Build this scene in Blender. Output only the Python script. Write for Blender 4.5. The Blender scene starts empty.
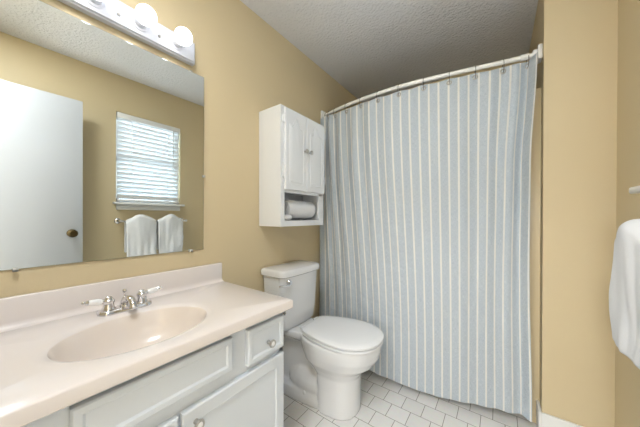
import bpy, bmesh, math, random
from mathutils import Vector, Matrix, noise
random.seed(4)
PI = math.pi
sc = bpy.context.scene
COL = sc.collection

# ------------------------------------------------------------------ camera
cam_d = bpy.data.cameras.new('camera')
cam = bpy.data.objects.new('camera', cam_d)
COL.objects.link(cam)
YAW, PITCH, ROLL = math.radians(36.134), math.radians(-0.328), math.radians(0.037)
F = Vector((-math.sin(YAW)*math.cos(PITCH), math.cos(YAW)*math.cos(PITCH), math.sin(PITCH)))
R0 = Vector((math.cos(YAW), math.sin(YAW), 0))
U0 = R0.cross(F)
R = R0*math.cos(ROLL) + U0*math.sin(ROLL)
U = U0*math.cos(ROLL) - R0*math.sin(ROLL)
B = -F
cam.matrix_world = Matrix(((R.x, U.x, B.x, 1.2522), (R.y, U.y, B.y, 0.0), (R.z, U.z, B.z, 1.149), (0, 0, 0, 1)))
cam_d.sensor_width = 36
cam_d.lens = 245.3/640*36
cam_d.shift_y = 4.97/640
cam_d.clip_start = 0.01
sc.camera = cam

# ------------------------------------------------------------------ light and exposure
world = bpy.data.worlds.new('world')
sc.world = world
world.use_nodes = True
bg = world.node_tree.nodes['Background']
bg.inputs[0].default_value = (0.68, 0.84, 1.0, 1)
bg.inputs[1].default_value = 8.0
sc.view_settings.view_transform = 'Standard'
sc.view_settings.look = 'None'
sc.view_settings.gamma = 1
sc.view_settings.exposure = 0.95
sc.view_settings.use_curve_mapping = False
BULB = 2.7          # radiance of the globe bulbs
def lamp(name, kind, loc, energy, color, rot=(0, 0, 0), **kw):
    d = bpy.data.lights.new(name, kind)
    d.energy = energy
    d.color = color
    for k, v in kw.items():
        setattr(d, k, v)
    o = bpy.data.objects.new(name, d)
    o.location = loc
    o.rotation_euler = rot
    COL.objects.link(o)
    return o
# two unseen fill lights added behind the open doorway, one high and one low
lamp('hall_fill_high', 'AREA', (1.1, -1.1, 2.40), 20, (0.95, 0.97, 1.0), (0, 0, 0), shape='DISK', size=0.5)
lamp('hall_fill_low', 'POINT', (1.20, -1.25, 1.15), 26, (0.90, 0.95, 1.0), shadow_soft_size=0.22)
# overhead disc added to brighten the bathroom from its door end, without a fixture
lamp('overhead_fill', 'AREA', (0.92, -0.02, 2.43), 8.5, (0.90, 0.95, 1.0), (0, 0, 0), shape='DISK', size=0.30)
pw = lamp('window_portal', 'AREA', (1.80, 1.0, 1.67), 1, (1, 1, 1), (0, PI/2, 0), shape='RECTANGLE', size=0.85, size_y=0.57)
pw.data.cycles.is_portal = True

# ------------------------------------------------------------------ materials
def lin(r, g, b):
    f = lambda c: (c/255/12.92) if c/255 <= 0.04045 else ((c/255+0.055)/1.055)**2.4
    return (f(r), f(g), f(b), 1)
def mat(name, rgb, rough=0.5, metal=0.0, coat=0.0, bump=None, spec=0.5, sheen=0.0, trans=0.0):
    m = bpy.data.materials.new(name)
    m.use_nodes = True
    nt = m.node_tree
    b = nt.nodes['Principled BSDF']
    b.inputs['Base Color'].default_value = lin(*rgb)
    b.inputs['Roughness'].default_value = rough
    b.inputs['Metallic'].default_value = metal
    b.inputs['Coat Weight'].default_value = coat
    b.inputs['Coat Roughness'].default_value = 0.05
    b.inputs['Specular IOR Level'].default_value = spec
    b.inputs['Sheen Weight'].default_value = sheen
    if bump:
        scale, strength, dist, detail = bump
        tc = nt.nodes.new('ShaderNodeTexCoord')
        nz = nt.nodes.new('ShaderNodeTexNoise')
        nz.inputs['Scale'].default_value = scale
        nz.inputs['Detail'].default_value = detail
        bp = nt.nodes.new('ShaderNodeBump')
        bp.inputs['Strength'].default_value = strength
        bp.inputs['Distance'].default_value = dist
        nt.links.new(tc.outputs['Object'], nz.inputs['Vector'])
        nt.links.new(nz.outputs['Fac'], bp.inputs['Height'])
        nt.links.new(bp.outputs['Normal'], b.inputs['Normal'])
    return m
M = {}
M['wall'] = mat('tan_wall_paint', (211, 194, 158), 0.55, bump=(140, 0.12, 0.002, 3))
M['ceiling'] = mat('textured_ceiling', (226, 226, 228), 0.9, bump=(62, 1.0, 0.010, 4))
M['trim'] = mat('white_trim_paint', (232, 232, 230), 0.35)
M['door'] = mat('white_door_paint', (190, 193, 198), 0.35)
M['cab'] = mat('white_cabinet_paint', (227, 230, 234), 0.38, bump=(60, 0.06, 0.001, 2))
M['vanity'] = mat('grey_white_vanity_paint', (216, 222, 229), 0.38, bump=(60, 0.08, 0.001, 2))
M['marble'] = mat('cultured_marble', (229, 221, 217), 0.22, coat=0.3)
M['basin'] = mat('cultured_marble_basin', (229, 218, 209), 0.2, coat=0.3)
M['china'] = mat('white_china', (228, 229, 231), 0.12, coat=0.5)
M['seat'] = mat('white_seat_plastic', (230, 231, 233), 0.22)
M['chrome'] = mat('chrome', (225, 225, 228), 0.08, 1.0)
M['nickel'] = mat('satin_nickel', (190, 188, 184), 0.28, 1.0)
M['pewter'] = mat('dark_pewter', (120, 118, 115), 0.3, 1.0)
M['bronze'] = mat('dark_bronze', (92, 78, 52), 0.3, 1.0)
M['porcelain'] = mat('porcelain_handle', (245, 245, 245), 0.15, coat=0.4)
M['towel'] = mat('white_terry', (230, 231, 233), 0.95, bump=(420, 0.8, 0.004, 2), sheen=0.3, spec=0.1)
M['tub'] = mat('cream_tub_surround', (214, 196, 158), 0.3)
M['tubwhite'] = mat('white_tub_enamel', (230, 228, 222), 0.2)
M['liner'] = mat('white_vinyl_liner', (232, 232, 230), 0.4)
M['rod'] = mat('white_enamel_rod', (238, 237, 234), 0.25)
M['blind'] = mat('white_blind', (240, 240, 240), 0.4)
M['dark'] = mat('dark_gap', (60, 60, 62), 0.8)
M['mirror'] = mat('mirror_silver', (236, 240, 238), 0.01, 1.0)
M['glassedge'] = mat('mirror_edge_glass', (120, 135, 125), 0.15)
M['clip'] = mat('clear_plastic_clip', (215, 215, 212), 0.2)
M['fixture'] = mat('white_light_bar_enamel', (206, 209, 217), 0.3)
M['hall'] = mat('hall_paint', (222, 214, 200), 0.7)

def floor_mat():
    m = bpy.data.materials.new('white_floor_tile')
    m.use_nodes = True
    nt = m.node_tree
    b = nt.nodes['Principled BSDF']
    tc = nt.nodes.new('ShaderNodeTexCoord')
    mp = nt.nodes.new('ShaderNodeMapping')
    mp.inputs['Location'].default_value = (TILE_X, TILE_Y, 0)
    br = nt.nodes.new('ShaderNodeTexBrick')
    br.offset = 0.5
    br.inputs['Color1'].default_value = lin(232, 231, 228)
    br.inputs['Color2'].default_value = lin(240, 239, 237)
    br.inputs['Mortar'].default_value = lin(128, 120, 108)
    br.inputs['Scale'].default_value = 1.0
    br.inputs['Mortar Size'].default_value = 0.0017
    br.inputs['Mortar Smooth'].default_value = 0.3
    br.inputs['Brick Width'].default_value = 0.1117
    br.inputs['Row Height'].default_value = 0.1105
    nz = nt.nodes.new('ShaderNodeTexNoise')
    nz.inputs['Scale'].default_value = 45
    nz.inputs['Detail'].default_value = 4
    mx = nt.nodes.new('ShaderNodeMixRGB')
    mx.blend_type = 'MULTIPLY'
    mx.inputs['Fac'].default_value = 0.12
    nt.links.new(tc.outputs['Object'], mp.inputs['Vector'])
    nt.links.new(mp.outputs['Vector'], br.inputs['Vector'])
    nt.links.new(tc.outputs['Object'], nz.inputs['Vector'])
    nt.links.new(br.outputs['Color'], mx.inputs['Color1'])
    nt.links.new(nz.outputs['Color'], mx.inputs['Color2'])
    nt.links.new(mx.outputs['Color'], b.inputs['Base Color'])
    bp = nt.nodes.new('ShaderNodeBump')
    bp.inputs['Strength'].default_value = 0.5
    bp.inputs['Distance'].default_value = 0.002
    bp.invert = True
    nt.links.new(br.outputs['Fac'], bp.inputs['Height'])
    nt.links.new(bp.outputs['Normal'], b.inputs['Normal'])
    b.inputs['Roughness'].default_value = 0.35
    return m
TILE_X, TILE_Y = 0.0, 0.0
TILE_Y = 0.1105*13 - 1.364
TILE_X = 0.1117*8 - 0.613
M['floor'] = floor_mat()

def curtain_mat():
    m = bpy.data.materials.new('striped_curtain_linen')
    m.use_nodes = True
    nt = m.node_tree
    L = nt.links.new
    b = nt.nodes['Principled BSDF']
    uv = nt.nodes.new('ShaderNodeUVMap')
    sep = nt.nodes.new('ShaderNodeSeparateXYZ')
    L(uv.outputs['UV'], sep.inputs[0])
    def math_node(op, a, v=None):
        n = nt.nodes.new('ShaderNodeMath')
        n.operation = op
        if hasattr(a, 'links'):
            L(a, n.inputs[0])
        else:
            n.inputs[0].default_value = a
        if v is not None:
            if hasattr(v, 'links'):
                L(v, n.inputs[1])
            else:
                n.inputs[1].default_value = v
        return n.outputs[0]
    per = 0.0585
    fr = math_node('FRACT', math_node('DIVIDE', sep.outputs['X'], per))
    stripe = math_node('LESS_THAN', fr, 0.20)
    # crosshatched weave of the blue grey ground
    sc1 = nt.nodes.new('ShaderNodeMapping')
    sc1.inputs['Scale'].default_value = (900, 60, 1)
    L(uv.outputs['UV'], sc1.inputs['Vector'])
    n1 = nt.nodes.new('ShaderNodeTexNoise')
    n1.inputs['Scale'].default_value = 1
    n1.inputs['Detail'].default_value = 3
    L(sc1.outputs[0], n1.inputs['Vector'])
    sc2 = nt.nodes.new('ShaderNodeMapping')
    sc2.inputs['Scale'].default_value = (60, 700, 1)
    L(uv.outputs['UV'], sc2.inputs['Vector'])
    n2 = nt.nodes.new('ShaderNodeTexNoise')
    n2.inputs['Scale'].default_value = 1
    n2.inputs['Detail'].default_value = 3
    L(sc2.outputs[0], n2.inputs['Vector'])
    w = math_node('MULTIPLY', math_node('ADD', n1.outputs['Fac'], n2.outputs['Fac']), 0.5)
    ramp = nt.nodes.new('ShaderNodeValToRGB')
    ramp.color_ramp.elements[0].position = 0.36
    ramp.color_ramp.elements[0].color = lin(178, 190, 201)
    ramp.color_ramp.elements[1].position = 0.64
    ramp.color_ramp.elements[1].color = lin(218, 225, 231)
    L(w, ramp.inputs['Fac'])
    mx = nt.nodes.new('ShaderNodeMixRGB')
    L(stripe, mx.inputs['Fac'])
    L(ramp.outputs['Color'], mx.inputs['Color1'])
    mx.inputs['Color2'].default_value = lin(240, 239, 235)
    L(mx.outputs['Color'], b.inputs['Base Color'])
    b.inputs['Roughness'].default_value = 0.85
    b.inputs['Specular IOR Level'].default_value = 0.15
    b.inputs['Sheen Weight'].default_value = 0.2
    bp = nt.nodes.new('ShaderNodeBump')
    bp.inputs['Strength'].default_value = 0.35
    bp.inputs['Distance'].default_value = 0.0015
    n3 = nt.nodes.new('ShaderNodeTexNoise')
    n3.inputs['Scale'].default_value = 14
    n3.inputs['Detail'].default_value = 5
    L(uv.outputs['UV'], n3.inputs['Vector'])
    bp2 = nt.nodes.new('ShaderNodeBump')
    bp2.inputs['Strength'].default_value = 0.45
    bp2.inputs['Distance'].default_value = 0.022
    L(n3.outputs['Fac'], bp2.inputs['Height'])
    L(w, bp.inputs['Height'])
    L(bp2.outputs['Normal'], bp.inputs['Normal'])
    L(bp.outputs['Normal'], b.inputs['Normal'])
    return m
M['curtain'] = curtain_mat()
def translucent(m, fac, color=None):
    """thin cloth lets part of the light through."""
    nt = m.node_tree
    b = nt.nodes['Principled BSDF']
    out = nt.nodes['Material Output']
    t = nt.nodes.new('ShaderNodeBsdfTranslucent')
    bc = b.inputs['Base Color']
    if bc.links:
        nt.links.new(bc.links[0].from_socket, t.inputs['Color'])
    else:
        t.inputs['Color'].default_value = bc.default_value
    mx = nt.nodes.new('ShaderNodeMixShader')
    mx.inputs[0].default_value = fac
    nt.links.new(b.outputs[0], mx.inputs[1])
    nt.links.new(t.outputs[0], mx.inputs[2])
    nt.links.new(mx.outputs[0], out.inputs[0])
translucent(M['curtain'], 0.18)
translucent(M['liner'], 0.40)

def emit_mat(name, rgb, s):
    m = bpy.data.materials.new(name)
    m.use_nodes = True
    nt = m.node_tree
    b = nt.nodes['Principled BSDF']
    b.inputs['Base Color'].default_value = (0.9, 0.9, 0.9, 1)
    b.inputs['Emission Color'].default_value = lin(*rgb)
    b.inputs['Emission Strength'].default_value = s
    return m
M['bulb'] = emit_mat('lit_globe_glass', (250, 250, 252), BULB)

def pane_mat():
    m = bpy.data.materials.new('window_glass')
    m.use_nodes = True
    nt = m.node_tree
    nt.nodes.remove(nt.nodes['Principled BSDF'])
    out = nt.nodes['Material Output']
    t = nt.nodes.new('ShaderNodeBsdfTransparent')
    t.inputs[0].default_value = (0.93, 0.96, 0.97, 1)
    g = nt.nodes.new('ShaderNodeBsdfGlossy')
    g.inputs['Roughness'].default_value = 0.02
    fz = nt.nodes.new('ShaderNodeFresnel')
    mx = nt.nodes.new('ShaderNodeMixShader')
    nt.links.new(fz.outputs[0], mx.inputs[0])
    nt.links.new(t.outputs[0], mx.inputs[1])
    nt.links.new(g.outputs[0], mx.inputs[2])
    nt.links.new(mx.outputs[0], out.inputs[0])
    return m
M['pane'] = pane_mat()

# ------------------------------------------------------------------ mesh helpers
def bm_new():
    return bmesh.new()
def obj(name, bm, m, parent=None, smooth=30):
    bmesh.ops.recalc_face_normals(bm, faces=bm.faces)
    me = bpy.data.meshes.new(name)
    bm.to_mesh(me)
    bm.free()
    o = bpy.data.objects.new(name, me)
    COL.objects.link(o)
    me.materials.append(m)
    if smooth:
        me.shade_smooth()
        me.set_sharp_from_angle(angle=math.radians(smooth))
    if parent:
        o.parent = parent
        o.matrix_parent_inverse = Matrix.Translation(parent.location).inverted() if parent.type == 'EMPTY' and not parent.parent else Matrix()
    return o
def thing(name, label, cat, loc=(0, 0, 0), group=None):
    o = bpy.data.objects.new(name, None)
    o.location = loc
    o.empty_display_size = 0.05
    COL.objects.link(o)
    return tag(o, label, cat, group)
def tag(o, label, cat, group=None):
    o['label'] = label
    o['category'] = cat
    if group:
        o['group'] = group
    return o
def struct(o, label=None, cat=None):
    o['kind'] = 'structure'
    if label:
        o['label'] = label
        o['category'] = cat
    return o
def box(bm, x0, x1, y0, y1, z0, z1, bev=0.0, seg=2):
    t = bmesh.new()
    bmesh.ops.create_cube(t, size=1.0)
    for v in t.verts:
        v.co = Vector(((v.co.x+.5)*(x1-x0)+x0, (v.co.y+.5)*(y1-y0)+y0, (v.co.z+.5)*(z1-z0)+z0))
    if bev:
        bmesh.ops.bevel(t, geom=t.edges[:], offset=bev, segments=seg, affect='EDGES', profile=0.5)
    merge(bm, t)
    return bm
def merge(bm, t, mx=None):
    me = bpy.data.meshes.new('tmp')
    if mx is not None:
        bmesh.ops.transform(t, matrix=mx, verts=t.verts)
    t.to_mesh(me)
    t.free()
    bm.from_mesh(me)
    bpy.data.meshes.remove(me)
def axis_matrix(o, d):
    d = Vector(d).normalized()
    up = Vector((0, 0, 1)) if abs(d.z) < 0.95 else Vector((1, 0, 0))
    x = up.cross(d).normalized()
    y = d.cross(x)
    m = Matrix((x, y, d)).transposed().to_4x4()
    m.translation = Vector(o)
    return m
def lathe(bm, prof, o=(0, 0, 0), d=(0, 0, 1), n=28, sx=1, sy=1):
    """prof: list of (radius, distance along the axis d from o)."""
    t = bmesh.new()
    rings = []
    for r, h in prof:
        if r < 1e-6:
            rings.append([t.verts.new((0, 0, h))])
        else:
            rings.append([t.verts.new((sx*r*math.cos(2*PI*k/n), sy*r*math.sin(2*PI*k/n), h)) for k in range(n)])
    for a, b in zip(rings, rings[1:]):
        for k in range(n):
            k2 = (k+1) % n
            if len(a) == 1 and len(b) > 1:
                t.faces.new((a[0], b[k], b[k2]))
            elif len(b) == 1 and len(a) > 1:
                t.faces.new((a[k], a[k2], b[0]))
            elif len(a) > 1:
                t.faces.new((a[k], a[k2], b[k2], b[k]))
    if len(rings[0]) > 1:
        t.faces.new(rings[0])
    if len(rings[-1]) > 1:
        t.faces.new(rings[-1])
    merge(bm, t, axis_matrix(o, d))
    return bm
def tube(bm, pts, r, n=14, cap=True, closed=False):
    pts = [Vector(p) for p in pts]
    rr = r if hasattr(r, '__len__') else [r]*len(pts)
    prev = None
    rings = []
    N = len(pts)
    for i, p in enumerate(pts):
        if closed:
            d = (pts[(i+1) % N]-pts[i-1]).normalized()
        else:
            d = (pts[min(i+1, N-1)]-pts[max(i-1, 0)]).normalized()
        if prev is None:
            up = Vector((0, 0, 1)) if abs(d.z) < 0.9 else Vector((1, 0, 0))
            x = up.cross(d).normalized()
        else:
            x = (prev - d*prev.dot(d)).normalized()
        prev = x
        y = d.cross(x)
        rings.append([bm.verts.new(p + (x*math.cos(2*PI*k/n)+y*math.sin(2*PI*k/n))*rr[i]) for k in range(n)])
    pairs = list(zip(rings, rings[1:]))
    if closed:
        pairs.append((rings[-1], rings[0]))
    for a, b in pairs:
        for k in range(n):
            bm.faces.new((a[k], a[(k+1) % n], b[(k+1) % n], b[k]))
    if cap and not closed:
        bm.faces.new(rings[0])
        bm.faces.new(rings[-1])
    return bm
def loft(bm, rings, cap=True):
    rs = [[bm.verts.new(p) for p in r] for r in rings]
    n = len(rs[0])
    for a, b in zip(rs, rs[1:]):
        for k in range(n):
            bm.faces.new((a[k], a[(k+1) % n], b[(k+1) % n], b[k]))
    if cap:
        bm.faces.new(rs[0])
        bm.faces.new(rs[-1])
    return bm
def prism(bm, pts, axis_vec):
    """closed polygon pts (Vectors) extruded along axis_vec."""
    v = Vector(axis_vec)
    return loft(bm, [[Vector(p) for p in pts], [Vector(p)+v for p in pts]])
def grid(bm, P, nu, nv, uvf=None):
    vs = [[bm.verts.new(P(i, j)) for j in range(nv)] for i in range(nu)]
    lay = bm.loops.layers.uv.new('UVMap') if uvf else None
    for i in range(nu-1):
        for j in range(nv-1):
            f = bm.faces.new((vs[i][j], vs[i+1][j], vs[i+1][j+1], vs[i][j+1]))
            if lay:
                for l, (a, b) in zip(f.loops, ((i, j), (i+1, j), (i+1, j+1), (i, j+1))):
                    l[lay].uv = uvf(a, b)
    return bm
def smoothstep(a, b, x):
    t = min(1, max(0, (x-a)/(b-a)))
    return t*t*(3-2*t)

# ------------------------------------------------------------------ the room
H = 2.44
W = 1.687          # right wall
XA = 1.436         # right wall of the tub alcove
YW = 1.712         # front of the wing wall
YB = 2.53          # back of the alcove
Y0 = -0.22         # wall with the doorway, behind the camera
T = 0.10
def room(name, boxes, m):
    bm = bm_new()
    for b in boxes:
        box(bm, *b)
    return struct(obj(name, bm, m, smooth=0))
room('floor', [(0, W, Y0-1.6, YB, -0.06, 0)], M['floor'])
room('ceiling', [(-T, W+T, Y0-1.6, YB+T, H, H+0.08)], M['ceiling'])
room('wall_left', [(-T, 0, Y0-1.6, YB+T, -0.06, H)], M['wall'])
WY0, WY1, WZ0, WZ1 = 0.715, 1.285, 1.236, 2.10
room('wall_right', [(W, W+T, Y0-1.6, WY0, -0.06, H), (W, W+T, WY1, YW, -0.06, H), (W, W+T, WY0, WY1, -0.06, WZ0), (W, W+T, WY0, WY1, WZ1, H)], M['wall'])
room('wall_wing', [(XA, W+T, YW, YB+T, -0.06, H)], M['wall'])
room('wall_back', [(0, XA, YB, YB+T, -0.06, H)], M['wall'])
DX0, DX1 = 0.86, 1.55
room('wall_front', [(0, DX0, Y0-0.1, Y0, 0, H), (DX1, W, Y0-0.1, Y0, 0, H), (DX0, DX1, Y0-0.1, Y0, 2.06, H)], M['wall'])
room('wall_hall', [(-T, W+T, Y0-1.7, Y0-1.6, -0.06, H)], M['hall'])
# tub surround panels on the alcove walls
room('trim_1', [(XA-0.047, XA, YW+0.098, YB, 0.0, 1.862), (0, 0.012, YW+0.098, YB, 0.36, 1.862), (0.012, XA-0.047, YB-0.012, YB, 0.36, 1.862)], M['tub'])
bm = bm_new()
box(bm, XA-0.001, W, YW-0.014, YW, 0, 0.135, 0.004)
box(bm, XA-0.014, XA, YW-0.014, YW+0.097, 0, 0.135, 0.004)
struct(obj('baseboard_wing', bm, M['trim']))
bm = bm_new()
box(bm, W-0.014, W, 0.50, YW-0.014, 0, 0.135, 0.004)
struct(obj('baseboard_right', bm, M['trim']))
bm = bm_new()
box(bm, 0, 0.014, 0.79, YW+0.09, 0, 0.10, 0.004)
struct(obj('baseboard_left', bm, M['trim']))
# doorway lining
bm = bm_new()
box(bm, DX0, DX0+0.015, Y0-0.1, Y0, 0, 2.06)
box(bm, DX1-0.015, DX1, Y0-0.1, Y0, 0, 2.06)
box(bm, DX0, DX1, Y0-0.1, Y0, 2.045, 2.06)
struct(obj('trim_2', bm, M['trim'], smooth=0))

# open door leaf, seen in the mirror
bm = bm_new()
box(bm, 1.508, 1.543, -0.215, 0.459, 0.012, 2.045, 0.002)
door = struct(obj('door_1', bm, M['door']))
bm = bm_new()
lathe(bm, [(0, -0.002), (0.030, -0.002), (0.031, 0.004), (0.026, 0.010), (0.012, 0.014), (0.011, 0.030), (0.022, 0.036), (0.029, 0.046), (0.029, 0.054), (0.022, 0.063), (0, 0.066)], (1.508, 0.396, 0.985), (-1, 0, 0))
obj('door_knob', bm, M['bronze'], door)

# window in the right wall
bm = bm_new()
for a in ((W+0.055, W+0.09, WY0, WY0+0.035, WZ0, WZ1), (W+0.055, W+0.09, WY1-0.035, WY1, WZ0, WZ1), (W+0.055, W+0.09, WY0, WY1, WZ1-0.035, WZ1), (W+0.055, W+0.09, WY0, WY1, WZ0, WZ0+0.04), (W+0.055, W+0.085, WY0, WY1, 1.65, 1.685)):
    box(bm, *a)
win = struct(obj('window_1', bm, M['trim'], smooth=0))
bm = bm_new()
box(bm, W+0.068, W+0.072, WY0+0.03, WY1-0.03, WZ0+0.035, WZ1-0.03)
obj('window_pane', bm, M['pane'], win, smooth=0)
bm = bm_new()
box(bm, W+0.001, W+0.055, WY0, WY1, WZ0-0.002, 1.251)
box(bm, W-0.077, W+0.004, 0.690, 1.306, 1.229, 1.251, 0.006, 3)
box(bm, W-0.016, W, 0.715, 1.282, 1.178, 1.230, 0.003)
obj('window_sill', bm, M['trim'], win)

# venetian blind
bl = thing('window_blind', 'white horizontal slat blind in the window reflected in the mirror', 'blind', (W, 1.0, 1.26))
bm = bm_new()
box(bm, W-0.010, W+0.048, 0.722, 1.278, 2.045, 2.095, 0.004)
obj('headrail', bm, M['blind'], bl)
bm = bm_new()
nsl = 18
ang = math.radians(57)
for k in range(nsl):
    z = 1.305 + k*(2.035-1.305)/(nsl-1)
    t = bmesh.new()
    box(t, -0.024, 0.024, 0.726, 1.274, -0.0014, 0.0014)
    merge(bm, t, Matrix.Translation((W+0.018, 0, z)) @ Matrix.Rotation(ang, 4, 'Y'))
obj('slats', bm, M['blind'], bl, smooth=0)
bm = bm_new()
box(bm, W-0.008, W+0.044, 0.726, 1.274, 1.262, 1.282, 0.004)
obj('bottom_rail', bm, M['blind'], bl)
bm = bm_new()
for y in (0.84, 1.16):
    for dx in (-0.006, 0.042):
        tube(bm, [(W+dx, y, 1.27), (W+dx, y, 2.05)], 0.0016, 6)
obj('ladder_cord', bm, M['blind'], bl)
bm = bm_new()
tube(bm, [(W-0.013, 1.205, 2.05), (W-0.016, 1.207, 1.62)], 0.004, 8)
obj('tilt_wand', bm, M['clip'], bl)

# ------------------------------------------------------------------ bathtub behind the curtain
tb = thing('bathtub', 'white bathtub hidden behind the striped shower curtain', 'bathtub', (XA/2, 2.16, 0))
def rrect(x0, x1, y0, y1, r, z, n=8):
    pts = []
    for cx, cy, a in ((x1-r, y1-r, 0), (x0+r, y1-r, 90), (x0+r, y0+r, 180), (x1-r, y0+r, 270)):
        for k in range(n+1):
            t = math.radians(a+90*k/n)
            pts.append((cx+r*math.cos(t), cy+r*math.sin(t), z))
    return pts
bm = bm_new()
ty0, ty1, tx0, tx1 = YW+0.150, YB-0.014, 0.014, XA-0.050
loft(bm, [rrect(tx0, tx1, ty0, ty1, 0.01, 0.0), rrect(tx0, tx1, ty0, ty1, 0.01, 0.365), rrect(tx0+0.008, tx1-0.008, ty0+0.008, ty1-0.008, 0.01, 0.375),
          rrect(tx0+0.07, tx1-0.07, ty0+0.07, ty1-0.06, 0.1, 0.372), rrect(tx0+0.09, tx1-0.09, ty0+0.09, ty1-0.08, 0.12, 0.34), rrect(tx0+0.16, tx1-0.13, ty0+0.12, ty1-0.11, 0.14, 0.06)])
obj('tub_shell', bm, M['tubwhite'], tb)

# ------------------------------------------------------------------ vanity
CX, CY1, CZ = 0.546, 0.7724, 0.80
VY0 = -0.205
VX, VY1 = 0.512, 0.744
va = thing('vanity_cabinet', 'pale grey painted vanity base cabinet with panelled doors under the sink counter', 'cabinet', (0.26, 0.27, 0))
bm = bm_new()
box(bm, 0.003, VX, VY1-0.018, VY1, 0, 0.762)
box(bm, 0.003, VX, VY0, VY0+0.018, 0, 0.762)
box(bm, 0.003, 0.012, VY0, VY1, 0.09, 0.762)
box(bm, 0.003, VX, VY0, VY1, 0.09, 0.108)
box(bm, 0.43, 0.445, VY0, VY1, 0, 0.09)
obj('carcass', bm, M['vanity'], va, smooth=0)
bm = bm_new()
box(bm, VX-0.018, VX, VY0, VY1, 0.09, 0.762)
obj('face_frame', bm, M['vanity'], va, smooth=0)
def panel(bm, y0, y1, z0, z1, x0, th, frame, sink=0.005, bev=0.004):
    """a front lying in the YZ plane, its face towards +X, with a sunk panel."""
    x1 = x0+th
    r = lambda o, x: [(x, y0+o, z0+o), (x, y1-o, z0+o), (x, y1-o, z1-o), (x, y0+o, z1-o)]
    loft(bm, [r(0, x0), r(0, x1-bev), r(bev, x1), r(frame, x1), r(frame+0.006, x1-sink), r(frame+0.010, x1-sink)])
    return bm
def knob(name, loc, parent, s=1.0, body='nickel'):
    bm = bm_new()
    lathe(bm, [(0, -0.002), (0.008*s, -0.002), (0.006*s, 0.006*s), (0.006*s, 0.013*s), (0.013*s, 0.017*s), (0.0155*s, 0.022*s), (0.014*s, 0.026*s), (0.010*s, 0.0265*s), (0.0095*s, 0.0245*s), (0, 0.0245*s)], loc, (1, 0, 0), 24)
    k = obj(name, bm, M[body], parent)
    bm = bm_new()
    lathe(bm, [(0.0094*s, 0.0240*s), (0.0088*s, 0.0262*s), (0.006*s, 0.0285*s), (0, 0.0295*s)], loc, (1, 0, 0), 20)
    return k, bm
def front(name, y0, y1, z0, z1, frame, kn=None):
    bm = bm_new()
    panel(bm, y0, y1, z0, z1, VX+0.0005, 0.019, frame)
    o = obj(name, bm, M['vanity'], va, smooth=20)
    if kn:
        k, b2 = knob('knob', (VX+0.0195, kn[0], kn[1]), o)
        me = obj('porcelain_inset', b2, M['porcelain'], o)
    return o
front('false_drawer_front', 0.105, 0.492, 0.634, 0.744, 0.018)
front('drawer', 0.555, 0.735, 0.612, 0.742, 0.018, (0.650, 0.664))
front('door', 0.329, 0.735, 0.12, 0.588, 0.042, (0.366, 0.546))
front('door', -0.115, 0.319, 0.12, 0.588, 0.042, (0.283, 0.546))
for z in (0.50, 0.19):
    bm = bm_new()
    lathe(bm, [(0.0045, -0.025), (0.0045, 0.025)], (VX+0.006, 0.7395, z), (0, 0, 1), 10)
    box(bm, VX-0.004, VX+0.004, 0.7375, 0.7455, z-0.022, z+0.022)
    obj('hinge', bm, M['pewter'], va)
bm = bm_new()
lathe(bm, [(0, -0.002), (0.011, -0.002), (0.011, 0.003), (0.005, 0.005), (0.005, 0.016), (0.010, 0.019), (0.011, 0.024), (0.007, 0.029), (0, 0.030)], (0.500, VY1, 0.7315), (0, 1, 0), 18)
obj('side_hook', bm, M['chrome'], va)

# counter with its moulded basin
ct = thing('vanity_countertop', 'pinkish beige moulded sink counter with oval basin and backsplash', 'countertop', (0.27, 0.28, 0.762))
EX, EY, EA, EB = 0.322, 0.297, 0.203, 0.153     # ellipse centre, half length along y, half width along x
def ell(s, z, ang):
    return (EX+EB*s*math.cos(ang), EY+EA*s*math.sin(ang), z)
x0, x1, y0, y1 = 0.002, CX, VY0-0.008, CY1
angs = sorted(set([2*PI*k/96 for k in range(96)] + [math.atan2((y-EY), (x-EX)) % (2*PI) for x in (x0, x1) for y in (y0, y1)]))
def rect_pt(a, z, inset=0.0):
    dx, dy = math.cos(a), math.sin(a)
    tx = ((x1-inset-EX)/dx) if dx > 1e-9 else ((x0+inset-EX)/dx if dx < -1e-9 else 1e9)
    ty = ((y1-inset-EY)/dy) if dy > 1e-9 else ((y0+inset-EY)/dy if dy < -1e-9 else 1e9)
    t = min(tx, ty)
    return (EX+dx*t, EY+dy*t, z)
bm = bm_new()
rings = [[rect_pt(a, 0.762, 0.003) for a in angs], [rect_pt(a, 0.765) for a in angs], [rect_pt(a, CZ-0.006) for a in angs], [rect_pt(a, CZ-0.002, 0.002) for a in angs], [rect_pt(a, CZ, 0.006) for a in angs]]
s_angs = [math.atan2(math.sin(a)/EA, math.cos(a)/EB) for a in angs]
rings += [[ell(s, CZ+dz, a) for a in s_angs] for s, dz in ((1.16, 0), (1.09, -0.001), (1.03, -0.004), (1.0, -0.008))]
loft(bm, rings, cap=False)
obj('counter_slab', bm, M['marble'], ct, smooth=40)
bm = bm_new()
loft(bm, [[ell(s, CZ+dz, a) for a in s_angs] for s, dz in ((1.0, -0.008), (0.975, -0.016), (0.945, -0.030), (0.90, -0.052), (0.82, -0.080), (0.70, -0.105), (0.52, -0.124), (0.30, -0.134), (0.13, -0.138))], cap=False)
obj('basin', bm, M['basin'], ct, smooth=60)
bm = bm_new()
lathe(bm, [(0.028, 0), (0.028, 0.003), (0.020, 0.004), (0.019, -0.004), (0.006, -0.004), (0.014, 0.006), (0.010, 0.009), (0, 0.010)], (EX, EY, CZ-0.139), (0, 0, 1), 24)
obj('drain', bm, M['chrome'], ct)
bm = bm_new()
box(bm, 0.002, 0.022, y0, CY1, CZ-0.012, 0.8975, 0.004, 3)
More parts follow.
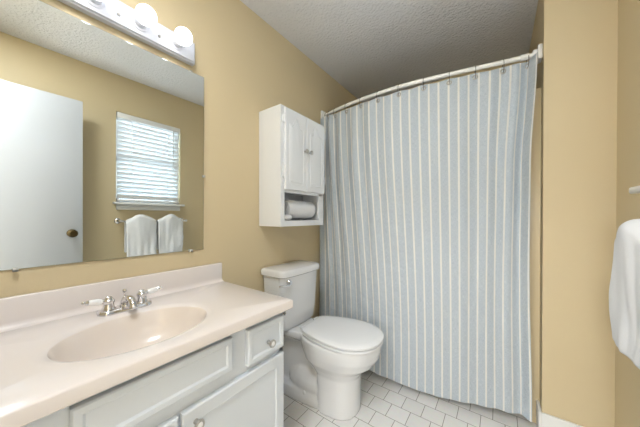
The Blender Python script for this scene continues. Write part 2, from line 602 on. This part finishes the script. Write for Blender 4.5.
prism(bm, [(0.020, y0, CZ-0.002), (0.042, y0, CZ-0.002), (0.042, y0, CZ+0.0004), (0.033, y0, CZ+0.0022), (0.027, y0, CZ+0.0055), (0.0237, y0, CZ+0.0105), (0.0222, y0, CZ+0.018), (0.020, y0, CZ+0.018)], (0, CY1-0.002-y0, 0))
obj('backsplash', bm, M['marble'], ct)

# faucet
FX, FY = 0.112, 0.316
fa = thing('faucet', 'chrome centerset faucet with white porcelain lever handles on the counter', 'faucet', (FX, FY, CZ))
bm = bm_new()
def stadium(hl, hw, z, n=12):
    p = []
    for s, a0 in ((1, 0), (-1, 180)):
        for k in range(n+1):
            t = math.radians(a0+180*k/n)
            p.append((FX+hw*math.cos(t), FY+s*(hl-hw)+hw*math.sin(t), z))
    return p
loft(bm, [stadium(0.084, 0.030, CZ), stadium(0.084, 0.030, CZ+0.009), stadium(0.080, 0.026, CZ+0.014), stadium(0.074, 0.020, CZ+0.016)])
obj('base_plate', bm, M['chrome'], fa, smooth=40)
for s in (-1, 1):
    y = FY+s*0.051
    bm = bm_new()
    lathe(bm, [(0.020, 0.010), (0.0195, 0.018), (0.0165, 0.024), (0.0155, 0.036), (0.018, 0.041), (0.018, 0.047), (0.013, 0.052), (0.011, 0.058), (0.006, 0.062), (0, 0.063)], (FX, y, CZ), (0, 0, 1), 24)
    hub = obj('handle_hub', bm, M['chrome'], fa)
    bm = bm_new()
    dv = Vector((0.0 if s < 0 else 0.004, s*1.0, 0.16)).normalized()
    st = Vector((FX, y, CZ+0.044))
    lathe(bm, [(0.0075, 0.010), (0.0085, 0.020), (0.0105, 0.026), (0.0105, 0.036), (0.0090, 0.050), (0.0080, 0.056)], st, dv, 20)
    lv = obj('lever', bm, M['porcelain'], fa)
    bm = bm_new()
    lathe(bm, [(0.0082, 0.055), (0.0088, 0.058), (0.0065, 0.062), (0.0045, 0.064), (0.0062, 0.069), (0.004, 0.073), (0, 0.074)], st, dv, 16)
    obj('lever_cap', bm, M['chrome'], lv)
    bm = bm_new()
    lathe(bm, [(0.0075, 0.0), (0.0088, 0.024), (0.0080, 0.0262)], st, dv, 16)
    obj('lever_neck', bm, M['chrome'], lv)
bm = bm_new()
lathe(bm, [(0.021, 0.010), (0.020, 0.022), (0.0165, 0.034), (0.013, 0.044), (0.008, 0.050), (0, 0.052)], (FX, FY, CZ), (0, 0, 1), 24)
tube(bm, [(FX+0.002, FY, CZ+0.026), (FX+0.02, FY, CZ+0.040), (FX+0.04, FY, CZ+0.046), (FX+0.06, FY, CZ+0.043), (FX+0.074, FY, CZ+0.033), (FX+0.077, FY, CZ+0.022)], [0.016, 0.0155, 0.014, 0.0125, 0.0120, 0.0120], 18)
obj('spout', bm, M['chrome'], fa, smooth=50)
bm = bm_new()
lathe(bm, [(0.003, 0.03), (0.003, 0.060), (0.006, 0.063), (0.0075, 0.068), (0.005, 0.073), (0, 0.074)], (FX-0.016, FY, CZ), (0, 0, 1), 14)
obj('lift_rod', bm, M['chrome'], fa)

# ------------------------------------------------------------------ mirror
mi = thing('wall_mirror', 'large frameless mirror on the tan wall above the sink', 'mirror', (0.012, 0.31, 1.425))
TILT = Matrix.Translation((0.012, 0.31, 1.425)) @ Matrix.Rotation(math.radians(-0.3), 4, 'Z') @ Matrix.Rotation(math.radians(0.67), 4, 'Y')
MY0, MY1, MZ0, MZ1 = -0.06, 0.6728, 0.9816, 1.8688
def tilted(o):
    o.data.transform(Matrix.Translation((0, 0, 0)) @ TILT @ Matrix.Translation((-0.012, -0.31, -1.425)))
    return o
bm = bm_new()
box(bm, 0.007, 0.0118, MY0, MY1, MZ0, MZ1)
tilted(obj('glass_edge', bm, M['glassedge'], mi, smooth=0))
bm = bm_new()
v = [bm.verts.new(p) for p in ((0.012, MY0+0.0008, MZ0+0.0008), (0.012, MY1-0.0008, MZ0+0.0008), (0.012, MY1-0.0008, MZ1-0.0008), (0.012, MY0+0.0008, MZ1-0.0008))]
bm.faces.new(v)
tilted(obj('silvered_face', bm, M['mirror'], mi, smooth=0))
for y, z in ((0.058, MZ0), (0.607, MZ0), (0.607, MZ1), (0.058, MZ1)):
    bm = bm_new()
    s = 1 if z == MZ0 else -1
    box(bm, 0.001, 0.021, y-0.006, y+0.006, min(z-s*0.006, z+s*0.0005), max(z-s*0.006, z+s*0.0005), 0.001)
    box(bm, 0.0185, 0.021, y-0.006, y+0.006, z-0.006, z+0.006, 0.001)
    obj('mirror_clip', bm, M['clip'], mi)
bm = bm_new()
box(bm, 0.001, 0.020, MY1-0.001, MY1+0.006, 1.354, 1.366, 0.001)
box(bm, 0.0165, 0.020, MY1-0.006, MY1+0.006, 1.354, 1.366, 0.001)
obj('mirror_clip', bm, M['clip'], mi)

# ------------------------------------------------------------------ light bar
lb = thing('vanity_light', 'white bar light with lit round globe bulbs above the mirror', 'light', (0, 0.315, 1.955))
LZ0, LZ1, LY0, LY1, LX = 1.905, 2.008, 0.010, 0.620, 0.040
bm = bm_new()
r = lambda o, x: [(x, LY0+o, LZ0+o), (x, LY1-o, LZ0+o), (x, LY1-o, LZ1-o), (x, LY0+o, LZ1-o)]
loft(bm, [r(0.004, 0.0005), r(0, 0.004), r(0, LX-0.010), r(0.004, LX-0.008), r(0.006, LX-0.001), r(0.008, LX)])
obj('housing', bm, M['fixture'], lb, smooth=20)
for k in range(4):
    y = 0.315+(k-1.5)*0.1435
    bm = bm_new()
    lathe(bm, [(0.030, 0), (0.030, 0.004), (0.022, 0.006), (0.021, 0.030), (0.015, 0.032)], (LX-0.001, y, 1.956), (1, 0, 0), 24)
    obj('lamp_socket', bm, M['fixture'], lb)
    bm = bm_new()
    rb = 0.036
    prof = [(0.013, 0.0), (0.014, 0.008)]
    c = 0.008+0.033
    for j in range(1, 15):
        t = math.radians(158-158*j/14)
        prof.append((rb*math.sin(t), c-rb*math.cos(PI-t) if False else c+rb*math.cos(t)))
    lathe(bm, prof, (LX+0.028, y, 1.956), (1, 0, 0), 28)
    obj('light_bulb', bm, M['bulb'], lb, smooth=60)
for k in range(3):
    bm = bm_new()
    lathe(bm, [(0.006, -0.001), (0.006, 0.004), (0.0045, 0.007), (0, 0.008)], (LX, 0.315+(k-1)*0.1435, 1.945), (1, 0, 0), 14)
    obj('cap_nut', bm, M['nickel'], lb)

# ------------------------------------------------------------------ wall cabinet
wc = thing('wall_cabinet', 'white two door wall cabinet with open towel shelf above the toilet', 'cabinet', (0, 1.265, 1.09))
KY0, KY1, KZ0, KZ1, KD = 1.046, 1.486, 1.091, 1.825, 0.180
th = 0.016
bm = bm_new()
box(bm, 0.002, KD, KY0, KY0+th, KZ0, KZ1)
box(bm, 0.002, KD, KY1-th, KY1, KZ0, KZ1)
box(bm, 0.002, KD, KY0+th, KY1-th, KZ1-th, KZ1)
box(bm, 0.002, KD, KY0+th, KY1-th, KZ0, KZ0+0.034)
box(bm, 0.002, 0.008, KY0+th, KY1-th, KZ0+0.034, KZ1-th)
obj('carcass', bm, M['cab'], wc, smooth=0)
bm = bm_new()
box(bm, 0.008, KD, KY0+th, KY1-th, 1.318, 1.332)
obj('shelf', bm, M['cab'], wc, smooth=0)
bm = bm_new()
fxa, fxb = KD, KD+0.016
box(bm, fxa, fxb, KY0, KY0+0.034, KZ0, KZ1)
box(bm, fxa, fxb, KY1-0.052, KY1, KZ0, 1.33)
box(bm, fxa, fxb, KY1-0.020, KY1, 1.33, KZ1)
box(bm, fxa, fxb, KY0+0.034, KY1-0.052, KZ0, KZ0+0.036)
box(bm, fxa, fxb, KY0+0.034, KY1-0.020, 1.30, 1.335)
box(bm, fxa, fxb, KY0+0.034, KY1-0.020, KZ1-0.02, KZ1)
obj('face_frame', bm, M['cab'], wc, smooth=0)
def arch_panel(y0, y1, z0, z1, rise, n=14):
    """cathedral outline in the YZ plane."""
    p = [(y0, z0), (y1, z0), (y1, z1)]
    yc, hw = (y0+y1)/2, (y1-y0)/2
    for k in range(1, n):
        t = 1-2*k/n
        s = abs(t)
        p.append((yc+hw*t, z1+rise*(0.5+0.5*math.cos(PI*min(1, s/0.72))) if s < 0.72 else z1))
    p.append((y0, z1))
    return p
def cab_door(y0, y1, ky):
    dx = fxb+0.001
    z0, z1 = 1.318, KZ1-0.010
    bm = bm_new()
    r = lambda o, x: [(x, y0+o, z0+o), (x, y1-o, z0+o), (x, y1-o, z1-o), (x, y0+o, z1-o)]
    loft(bm, [r(0, dx), r(0, dx+0.012), r(0.004, dx+0.016)])
    d = obj('door', bm, M['cab'], wc, smooth=20)
    pts = arch_panel(y0+0.042, y1-0.042, z0+0.05, z1-0.10, 0.055)
    cy, cz = (y0+y1)/2, (z0+z1)/2
    # the sunk groove and the raised field of the cathedral panel
    def off(o, x):
        sy = 1-o/((y1-y0)/2-0.042)
        sz = 1-o/((z1-z0)/2-0.06)
        return [(x, cy+(a-cy)*sy, cz+(b-cz)*sz) for a, b in pts]
    bm = bm_new()
    loft(bm, [off(-0.010, dx+0.0155), off(-0.008, dx+0.0195), off(-0.002, dx+0.0195), off(0.001, dx+0.0165), off(0.012, dx+0.0200), off(0.016, dx+0.0205)])
    obj('arched_panel', bm, M['cab'], d, smooth=20)
    bm = bm_new()
    lathe(bm, [(0.006, -0.001), (0.005, 0.010), (0.011, 0.014), (0.0145, 0.019), (0.0135, 0.024), (0.008, 0.028), (0, 0.029)], (dx+0.016, ky, 1.581), (1, 0, 0), 22)
    obj('knob', bm, M['nickel'], d)
    return d
d1 = cab_door(KY0+0.028, 1.2755, 1.2525)
d2 = cab_door(1.2785, KY1-0.006, 1.3015)
for d, y in ((d1, KY0+0.020), (d2, KY1-0.002)):
    for z in (1.415, 1.745):
        bm = bm_new()
        box(bm, fxb-0.001, fxb+0.010, y-0.006, y+0.008, z-0.022, z+0.022, 0.002)
        lathe(bm, [(0.005, -0.024), (0.005, 0.024)], (fxb+0.012, y+0.004, z), (0, 0, 1), 10)
        obj('hinge', bm, M['cab'], d)

# rolled towels on the open shelf
def roll(name, label, loc, r, y0, y1, turns, thick, phase=0.0, seed=0, flat=0.92):
    n = int(turns*30)
    r0 = max(r-thick*1.15*turns, 0.004)
    sec = []
    for i in range(n+1):
        a = phase+2*PI*turns*i/n
        rr = r0+(r-thick/2-r0)*i/n
        sec.append((rr*math.cos(a), rr*math.sin(a)*flat))
    ny = 22
    bm = bm_new()
    def P(i, j):
        t = j/(ny-1)
        y = y0+(y1-y0)*t
        k = 1+0.06*noise.noise(Vector((sec[i][0]*26+seed, sec[i][1]*26, t*4)))+0.03*noise.noise(Vector((sec[i][0]*70+seed, sec[i][1]*70, t*11)))
        e = 0.006*noise.noise(Vector((i*0.13, seed, 3 if t > 0.5 else 7)))*(1 if t in (0, 1) else 0.4)
        return (loc[0]+sec[i][0]*k, y+e, loc[2]+sec[i][1]*k)
    grid(bm, P, n+1, ny)
    o = obj(name, bm, M['towel'], None, smooth=60)
    md = o.modifiers.new('thickness', 'SOLIDIFY')
    md.thickness = thick*0.86
    md.offset = 0
    tag(o, label, 'towel')
    return o
SH = KZ0+0.036
roll('rolled_towel', 'large rolled white towel lying in the wall cabinet\'s open shelf', (0.106, 0, SH+0.0715), 0.0755, 1.155, 1.426, 3.4, 0.0165, 0.6, 1)
roll('rolled_washcloth', 'small rolled white washcloth in front of the large towel roll', (0.176, 0, SH+0.0195), 0.021, 1.086, 1.150, 2.2, 0.0075, 2.0, 5)

# ------------------------------------------------------------------ toilet
TY = 1.245
to = thing('toilet', 'white toilet with closed lid between the vanity and shower curtain', 'toilet', (0.3, 1.27, 0))
BROT = Matrix.Translation((0.10, 1.253, 0)) @ Matrix.Rotation(math.radians(5.0), 4, 'Z')   # the bowl's own axis, x forward
def egg(xb, xf, hw, z, n=40, back=2.6, fr=2.0, wide=0.42):
    """egg outline: blunt back at xb, rounded front at xf, widest at fraction wide."""
    xm = xb+(xf-xb)*wide
    p = []
    for k in range(n):
        a = 2*PI*k/n
        c, s = math.cos(a), math.sin(a)
        e = fr if c > 0 else back
        q = (abs(c)**e+abs(s)**e)**(-1/e)
        L = (xf-xm) if c > 0 else (xm-xb)
        p.append((xm+L*c*q, hw*s*q, z))
    return p
def oval(xb, xf, hw, hb, z, wide=0.58, n=44):
    """seat outline: straight narrow back of half width hb at xb, widest hw, round front at xf."""
    xm = xb+(xf-xb)*wide
    half = []
    for k in range(n//2+1):
        t = k/(n//2)
        if t < 0.5:
            a = t/0.5*PI/2
            half.append((xm+(xf-xm)*math.cos(a), hw*math.sin(a)**0.92))
        else:
            q = (t-0.5)/0.5
            half.append((xm-(xm-xb)*q, hb+(hw-hb)*math.cos(q*PI/2)**0.9-0.018*smoothstep(0.9, 1, q)))
    return [(x, y, z) for x, y in half]+[(x, -y, z) for x, y in reversed(half[1:])]
SZ = 0.425      # china rim
bm = bm_new()
loft(bm, [egg(0.250, 0.492, 0.126, 0.0, back=4, fr=2.3, wide=0.45), egg(0.250, 0.493, 0.125, 0.03, back=4, fr=2.3, wide=0.45), egg(0.250, 0.492, 0.120, 0.14, back=4, fr=2.3, wide=0.45), egg(0.24, 0.496, 0.121, 0.215, back=3.5, fr=2.2, wide=0.46),
          egg(0.20, 0.522, 0.138, 0.255, back=3, wide=0.48), egg(0.15, 0.572, 0.162, 0.295, wide=0.5), egg(0.13, 0.606, 0.176, 0.345, wide=0.52), egg(0.12, 0.620, 0.184, 0.39, wide=0.52), egg(0.12, 0.623, 0.185, SZ, wide=0.52)])
t = bmesh.new()   # foot
loft(t, [egg(-0.065, 0.468, 0.119, 0.0, back=4, fr=2.2), egg(-0.065, 0.468, 0.118, 0.035, back=4, fr=2.2), egg(-0.060, 0.45, 0.106, 0.068, back=4, fr=2.2)])
merge(bm, t)
t = bmesh.new()   # trapway
tube(t, [(0.27, 0, 0.10), (0.20, 0, 0.10), (0.14, 0, 0.102), (0.09, 0, 0.108), (0.05, 0, 0.12), (0.02, 0, 0.14)], [0.102, 0.107, 0.106, 0.098, 0.080, 0.05], 24)
merge(bm, t)
t = bmesh.new()   # deck under the tank
loft(t, [egg(-0.075, 0.22, 0.060, 0.345, back=5, fr=3), egg(-0.08, 0.24, 0.112, 0.385, back=5, fr=3), egg(-0.08, 0.25, 0.122, 0.405, back=5, fr=3), egg(-0.08, 0.25, 0.120, SZ+0.006, back=5, fr=3)])
merge(bm, t)
t = bmesh.new()   # rear web
box(t, -0.05, 0.30, -0.050, 0.050, 0.03, 0.36)
merge(bm, t)
bmesh.ops.transform(bm, matrix=BROT, verts=bm.verts)
bowl = obj('bowl', bm, M['china'], to, smooth=0)
md = bowl.modifiers.new('fuse', 'REMESH')
md.mode = 'VOXEL'
md.voxel_size = 0.006
md.use_smooth_shade = True
md = bowl.modifiers.new('soften', 'SMOOTH')
md.iterations = 7
md.factor = 0.5
def bowl_part(name, build, m, smooth=40):
    bm = bm_new()
    build(bm)
    bmesh.ops.transform(bm, matrix=BROT, verts=bm.verts)
    return obj(name, bm, m, to, smooth)
bowl_part('seat', lambda b: loft(b, [oval(0.160, 0.622, 0.184, 0.114, SZ+0.002), oval(0.154, 0.629, 0.190, 0.119, SZ+0.006), oval(0.154, 0.629, 0.190, 0.119, SZ+0.013), oval(0.160, 0.622, 0.184, 0.114, SZ+0.0165)]), M['seat'])
bowl_part('seat_lid', lambda b: loft(b, [oval(0.160, 0.622, 0.184, 0.110, SZ+0.0215), oval(0.152, 0.630, 0.191, 0.117, SZ+0.026), oval(0.152, 0.630, 0.191, 0.117, SZ+0.034), oval(0.160, 0.622, 0.184, 0.110, SZ+0.040), oval(0.180, 0.597, 0.160, 0.094, SZ+0.0445), oval(0.23, 0.53, 0.11, 0.07, SZ+0.0465), oval(0.30, 0.44, 0.05, 0.03, SZ+0.047)]), M['seat'])
for s in (-1, 1):
    bowl_part('lid_hinge', lambda b: lathe(b, [(0.013, -0.022), (0.014, -0.018), (0.014, 0.018), (0.013, 0.022)], (0.146, s*0.075, SZ+0.021), (0, 1, 0), 18), M['seat'])
    bowl_part('bolt_cap', lambda b: lathe(b, [(0.013, 0.0), (0.013, 0.008), (0.010, 0.017), (0.005, 0.021), (0, 0.022)], (0.175, s*0.098, 0.055), (0, s*0.25, 1), 18), M['china'])
def tank_sec(x0, x1, hw, z, r=0.035, bow=0.012, n=8):
    p = []
    for cx, cy, a in ((x1-r, hw-r, 0), (x0+0.02, hw-0.02, 90), (x0+0.02, -hw+0.02, 180), (x1-r, -hw+r, 270)):
        rr = r if a in (0, 270) else 0.02
        for k in range(n+1):
            t = math.radians(a+90*k/n)
            y = cy+rr*math.sin(t)
            x = cx+rr*math.cos(t)
            if x > (x0+x1)/2:
                x += bow*(1-(y/hw)**2)
            p.append((x, TY+y, z))
    # points between the two front corners keep the front bowed
    q = []
    for i, a in enumerate(p):
        q.append(a)
    last, first = p[-1], p[0]
    for k in range(1, 12):
        y = (last[1]-TY)+((first[1]-TY)-(last[1]-TY))*k/12
        q.append((x1+bow*(1-(y/hw)**2), TY+y, z))
    return q
bm = bm_new()
loft(bm, [tank_sec(0.045, 0.165, 0.150, SZ+0.004), tank_sec(0.03, 0.183, 0.160, SZ+0.03), tank_sec(0.02, 0.188, 0.170, SZ+0.10), tank_sec(0.012, 0.196, 0.184, 0.775)])
obj('tank', bm, M['china'], to, smooth=45)
bm = bm_new()
loft(bm, [tank_sec(0.010, 0.200, 0.187, 0.773), tank_sec(0.005, 0.208, 0.196, 0.779), tank_sec(0.004, 0.210, 0.198, 0.806), tank_sec(0.008, 0.206, 0.194, 0.815), tank_sec(0.018, 0.196, 0.184, 0.820)])
obj('tank_lid', bm, M['china'], to, smooth=45)
bm = bm_new()
lathe(bm, [(0.017, -0.003), (0.017, 0.005), (0.012, 0.010), (0.009, 0.018), (0, 0.020)], (0.199, TY-0.135, 0.748), (1, 0, 0), 20)
tube(bm, [(0.212, TY-0.128, 0.744), (0.219, TY-0.135, 0.736), (0.221, TY-0.155, 0.732), (0.220, TY-0.185, 0.735), (0.217, TY-0.215, 0.739), (0.216, TY-0.226, 0.740)], [0.008, 0.0075, 0.0062, 0.0062, 0.0070, 0.005], 12)
obj('flush_lever', bm, M['chrome'], to, smooth=50)

# ------------------------------------------------------------------ curved curtain rod and its rings
RZ = 2.03
rod_key = [(0.0, 1.752), (0.2, 1.703), (0.4, 1.672), (0.6, 1.659), (0.75, 1.662), (0.9, 1.680), (1.05, 1.705), (1.2, 1.733), (1.35, 1.760), (1.436, 1.775)]
def rod_y(x):
    """Catmull-Rom through rod_key."""
    k = rod_key
    for i in range(len(k)-1):
        if x <= k[i+1][0] or i == len(k)-2:
            a, b = k[max(i-1, 0)], k[i]
            c, d = k[i+1], k[min(i+2, len(k)-1)]
            t = (x-b[0])/(c[0]-b[0])
            m0 = (c[1]-a[1])/(c[0]-a[0])*(c[0]-b[0])
            m1 = (d[1]-b[1])/(d[0]-b[0])*(c[0]-b[0])
            return (2*t**3-3*t**2+1)*b[1]+(t**3-2*t**2+t)*m0+(-2*t**3+3*t**2)*c[1]+(t**3-t**2)*m1
def rod_n(x):
    d = Vector((1, (rod_y(x+0.01)-rod_y(x-0.01))/0.02, 0)).normalized()
    return d, Vector((d.y, -d.x, 0))       # tangent, normal towards the room
rd = thing('curtain_rod', 'curved white shower curtain rod fixed across the tub alcove', 'curtain rod', (XA/2, 1.70, RZ))
bm = bm_new()
xs = [0.012+(XA-0.024)*k/60 for k in range(61)]
tube(bm, [(x, rod_y(x), RZ) for x in xs], 0.0125, 16)
obj('rod', bm, M['rod'], rd, smooth=50)
for x, s in ((0.0, 1), (XA, -1)):
    bm = bm_new()
    y = rod_y(x)
    box(bm, min(x+s*0.0005, x+s*0.020), max(x+s*0.0005, x+s*0.020), y-0.033, y+0.033, RZ-0.036, RZ+0.040, 0.006, 3)
    box(bm, min(x+s*0.018, x+s*0.042), max(x+s*0.018, x+s*0.042), y-0.019, y+0.019, RZ-0.026, RZ+0.026, 0.008, 3)
    obj('rod_flange', bm, M['rod'], rd)
bm = bm_new()
d, _ = rod_n(1.365)
lathe(bm, [(0.0135, -0.020), (0.0165, -0.018), (0.0165, 0.018), (0.0135, 0.020)], (1.362, rod_y(1.362), RZ), d, 20)
obj('collar', bm, M['rod'], rd)
gx = [0.045, 0.085, 0.155, 0.275, 0.410, 0.550, 0.700, 0.855, 1.000, 1.135, 1.268, 1.376]
ring_where = ['beside the left wall', 'second from the left wall', 'third from the left wall', 'fourth from the left wall', 'fifth from the left wall', 'sixth from the left wall', 'sixth from the right wall', 'fifth from the right wall', 'fourth from the right wall', 'third from the right wall', 'second from the right wall', 'beside the right end flange']
CT = 2.004      # top edge of the cloth
first_ring = None
for i, x in enumerate(gx):
    if first_ring is None:
        bm = bm_new()
        pts = []
        for k in range(28):
            a = 2*PI*k/28
            pts.append((0, 0.0185*math.sin(a), -0.018+0.036*math.cos(a)))
        tube(bm, pts, 0.0017, 8, closed=True)
        first_ring = obj('curtain_ring', bm, M['pewter'], None, smooth=60)
        o = first_ring
    else:
        o = first_ring.copy()
        COL.objects.link(o)
    d, nn = rod_n(x)
    o.location = (x, rod_y(x), RZ-0.003)
    o.rotation_euler = (0, 0, math.atan2(d.y, d.x))
    tag(o, 'metal curtain ring on the white rod, ' + ring_where[i], 'curtain ring', 'rings along the shower curtain rod')

# ------------------------------------------------------------------ shower curtain
UW = 1.83
gu = [0.076+0.1525*k for k in range(12)]
us = [0.0]+gu+[UW]
gxx = [0.018]+gx+[1.390]
def u_to_x(u):
    for i in range(len(us)-1):
        if u <= us[i+1] or i == len(us)-2:
            t = (u-us[i])/(us[i+1]-us[i])
            return gxx[i]+(gxx[i+1]-gxx[i])*t, (us[i+1]-us[i])/(gxx[i+1]-gxx[i]), i, t
NU, NV = 420, 90
ZB = 0.035
def curtain_point(u, v, depth=0.0):
    """u metres across the cloth, v 0 at the top .. 1 at the hem."""
    xt, ratio, i, t = u_to_x(u)
    # lower down the cloth spreads evenly between its edges
    xl = 0.022+(1.400-0.022)*(u/UW)**0.92
    w = smoothstep(0.0, 0.9, v)*0.65
    x = xt*(1-w)+xl*w-0.024*smoothstep(0.01, 0.30, v)*(1-0.6*smoothstep(0.5, 1, v))*smoothstep(1.1, 1.39, xt)
    d, nn = rod_n(x)
    ph = 2*PI*(u-gu[0])/0.1525
    amp = 0.0245*math.sqrt(max(ratio-1, 0.03))
    left = 1-smoothstep(0.0, 0.42, x)
    a = amp*(1-0.55*smoothstep(0.1, 0.8, v))*(1-0.25*left)
    o = -a*math.cos(ph)+a
    o += 0.006*noise.noise(Vector((u*4.2, v*1.6, 3.1)))*(0.3+v)
    o += 0.010*v*noise.noise(Vector((u*2.1, v*1.1, 9.7)))
    o += 0.018*left*math.sin(u*34+v*0.8)*smoothstep(0.05, 0.3, v)
    z = CT+(ZB-CT)*v
    z -= 0.012*(0.5-0.5*math.cos(ph))*(1-smoothstep(0.0, 0.06, v))       # the top sags between rings
    z += 0.008*v*math.sin(u*3.0)+0.040*v*smoothstep(0.85, 1.4, x)
    x = x + 0.004*v*noise.noise(Vector((u*3, v*2, 1.7)))
    y = rod_y(x)
    out = 0.030*smoothstep(0, 1, v)
    p = Vector((x, y, z))+nn*(o-0.004+out)
    p.x = min(max(p.x, 0.012), XA-0.018)
    return p
cu = thing('shower_curtain', 'blue grey shower curtain with narrow cream stripes hanging before the tub', 'curtain', (XA/2, 1.69, ZB))
bm = bm_new()
grid(bm, lambda i, j: curtain_point(UW*i/(NU-1), j/(NV-1)), NU, NV, lambda i, j: (UW*i/(NU-1), 1.98*j/(NV-1)))
panel_o = obj('curtain_cloth', bm, M['curtain'], cu, smooth=80)
for k, u in enumerate(gu):
    p = curtain_point(u, 0.0125)
    q = curtain_point(u+0.004, 0.0125)-curtain_point(u-0.004, 0.0125)
    nn = Vector((q.y, -q.x, 0)).normalized()
    bm = bm_new()
    pts = []
    mx = axis_matrix(p+nn*0.0015, nn)
    for j in range(20):
        a = 2*PI*j/20
        pts.append(mx @ Vector((0.0115*math.cos(a), 0.0115*math.sin(a), 0)))
    tube(bm, pts, 0.0034, 8, closed=True)
    obj('grommet', bm, M['nickel'], cu, smooth=60)
# white liner hanging behind the cloth
def liner_point(i, j):
    u, v = i/160, j/40
    x = 0.03+(1.386-0.022*smoothstep(0, 0.3, v)-0.03)*u
    d, nn = rod_n(x)
    y = rod_y(x)+0.020+0.006*math.sin(u*75)
    return Vector((x, y, 2.0+(0.12-2.0)*v))-nn*0.030*smoothstep(0.5, 1, v)
bm = bm_new()
grid(bm, liner_point, 161, 41)
li = obj('curtain_liner', bm, M['liner'], None, smooth=80)
tag(li, 'plain white liner showing behind the right edge of the striped curtain', 'curtain liner')

# ------------------------------------------------------------------ towel bar and towels on the right wall
BX, BZ = 1.602, 1.072
br = thing('towel_bar', 'chrome towel bar on the tan wall under the window', 'towel bar', (W, 1.02, BZ))
bm = bm_new()
tube(bm, [(BX, 0.732, BZ), (BX, 1.312, BZ)], 0.008, 16)
obj('bar', bm, M['chrome'], br, smooth=50)
for y in (0.728, 1.316):
    bm = bm_new()
    lathe(bm, [(0.026, 0.0), (0.026, 0.004), (0.021, 0.009), (0.011, 0.014), (0.010, 0.050), (0.015, 0.056), (0.016, 0.078), (0.012, 0.085), (0, 0.087)], (W-0.0005, y, BZ), (-1, 0, 0), 24)
    obj('bar_post', bm, M['chrome'], br)
def hang_towel(label, y0, y1, lf, lb_, seed, peak):
    """a bath towel folded over the bar: a thick front fall, a back fall, a humped fold on top."""
    nn_ = 44
    ny = 26
    rad = 0.026
    prof = []
    for k in range(16):
        prof.append(('f', k/15))
    arc = 9
    for k in range(1, arc):
        prof.append(('a', k/arc))
    for k in range(12):
        prof.append(('b', k/11))
    bm = bm_new()
    def P(i, j):
        kind, t = prof[i]
        s = j/(ny-1)
        y = y0+(y1-y0)*s
        hump = peak*math.exp(-((s-0.54)/0.26)**2)-0.028*abs(2*s-1)**4+0.010*noise.noise(Vector((s*6+seed, 4.4, seed)))
        n = noise.noise(Vector((y*9+seed, (t if kind == 'f' else 0)*2, seed)))
        if kind == 'f':
            z = BZ-lf+lf*t
            fold = noise.noise(Vector((y*26+seed, t*1.2, seed)))
            x = BX-rad-0.007*(1-t)-0.010*n-0.012*math.sin(s*PI)*t-0.010*fold*(1-0.6*t*t)
            z += hump*t**3
            y = y+0.012*(1-t)*(0.5-s)+0.006*noise.noise(Vector((t*5, s, seed)))
        elif kind == 'a':
            a = PI*(1-t)
            x = BX+rad*math.cos(a)-0.012*math.sin(s*PI)*(1-t)-0.010*n*(1-t)
            z = BZ+rad*math.sin(a)*0.9+hump
        else:
            z = BZ-lb_*t+hump*(1-t)**3
            x = BX+rad+0.004*n*t
        return (x, y, z)
    grid(bm, P, len(prof), ny)
    o = obj('bath_towel', bm, M['towel'], None, smooth=80)
    md = o.modifiers.new('thickness', 'SOLIDIFY')
    md.thickness = 0.016
    md.offset = 0
    md = o.modifiers.new('round', 'SUBSURF')
    md.levels = md.render_levels = 1
    tag(o, label, 'towel', None)
    return o
hang_towel('white towel on the bar under the window, the nearer to the door', 0.764, 1.016, 0.345, 0.30, 2.3, 0.036)
hang_towel('white towel on the bar under the window, the nearer to the shower curtain', 1.030, 1.272, 0.345, 0.30, 8.1, 0.040)
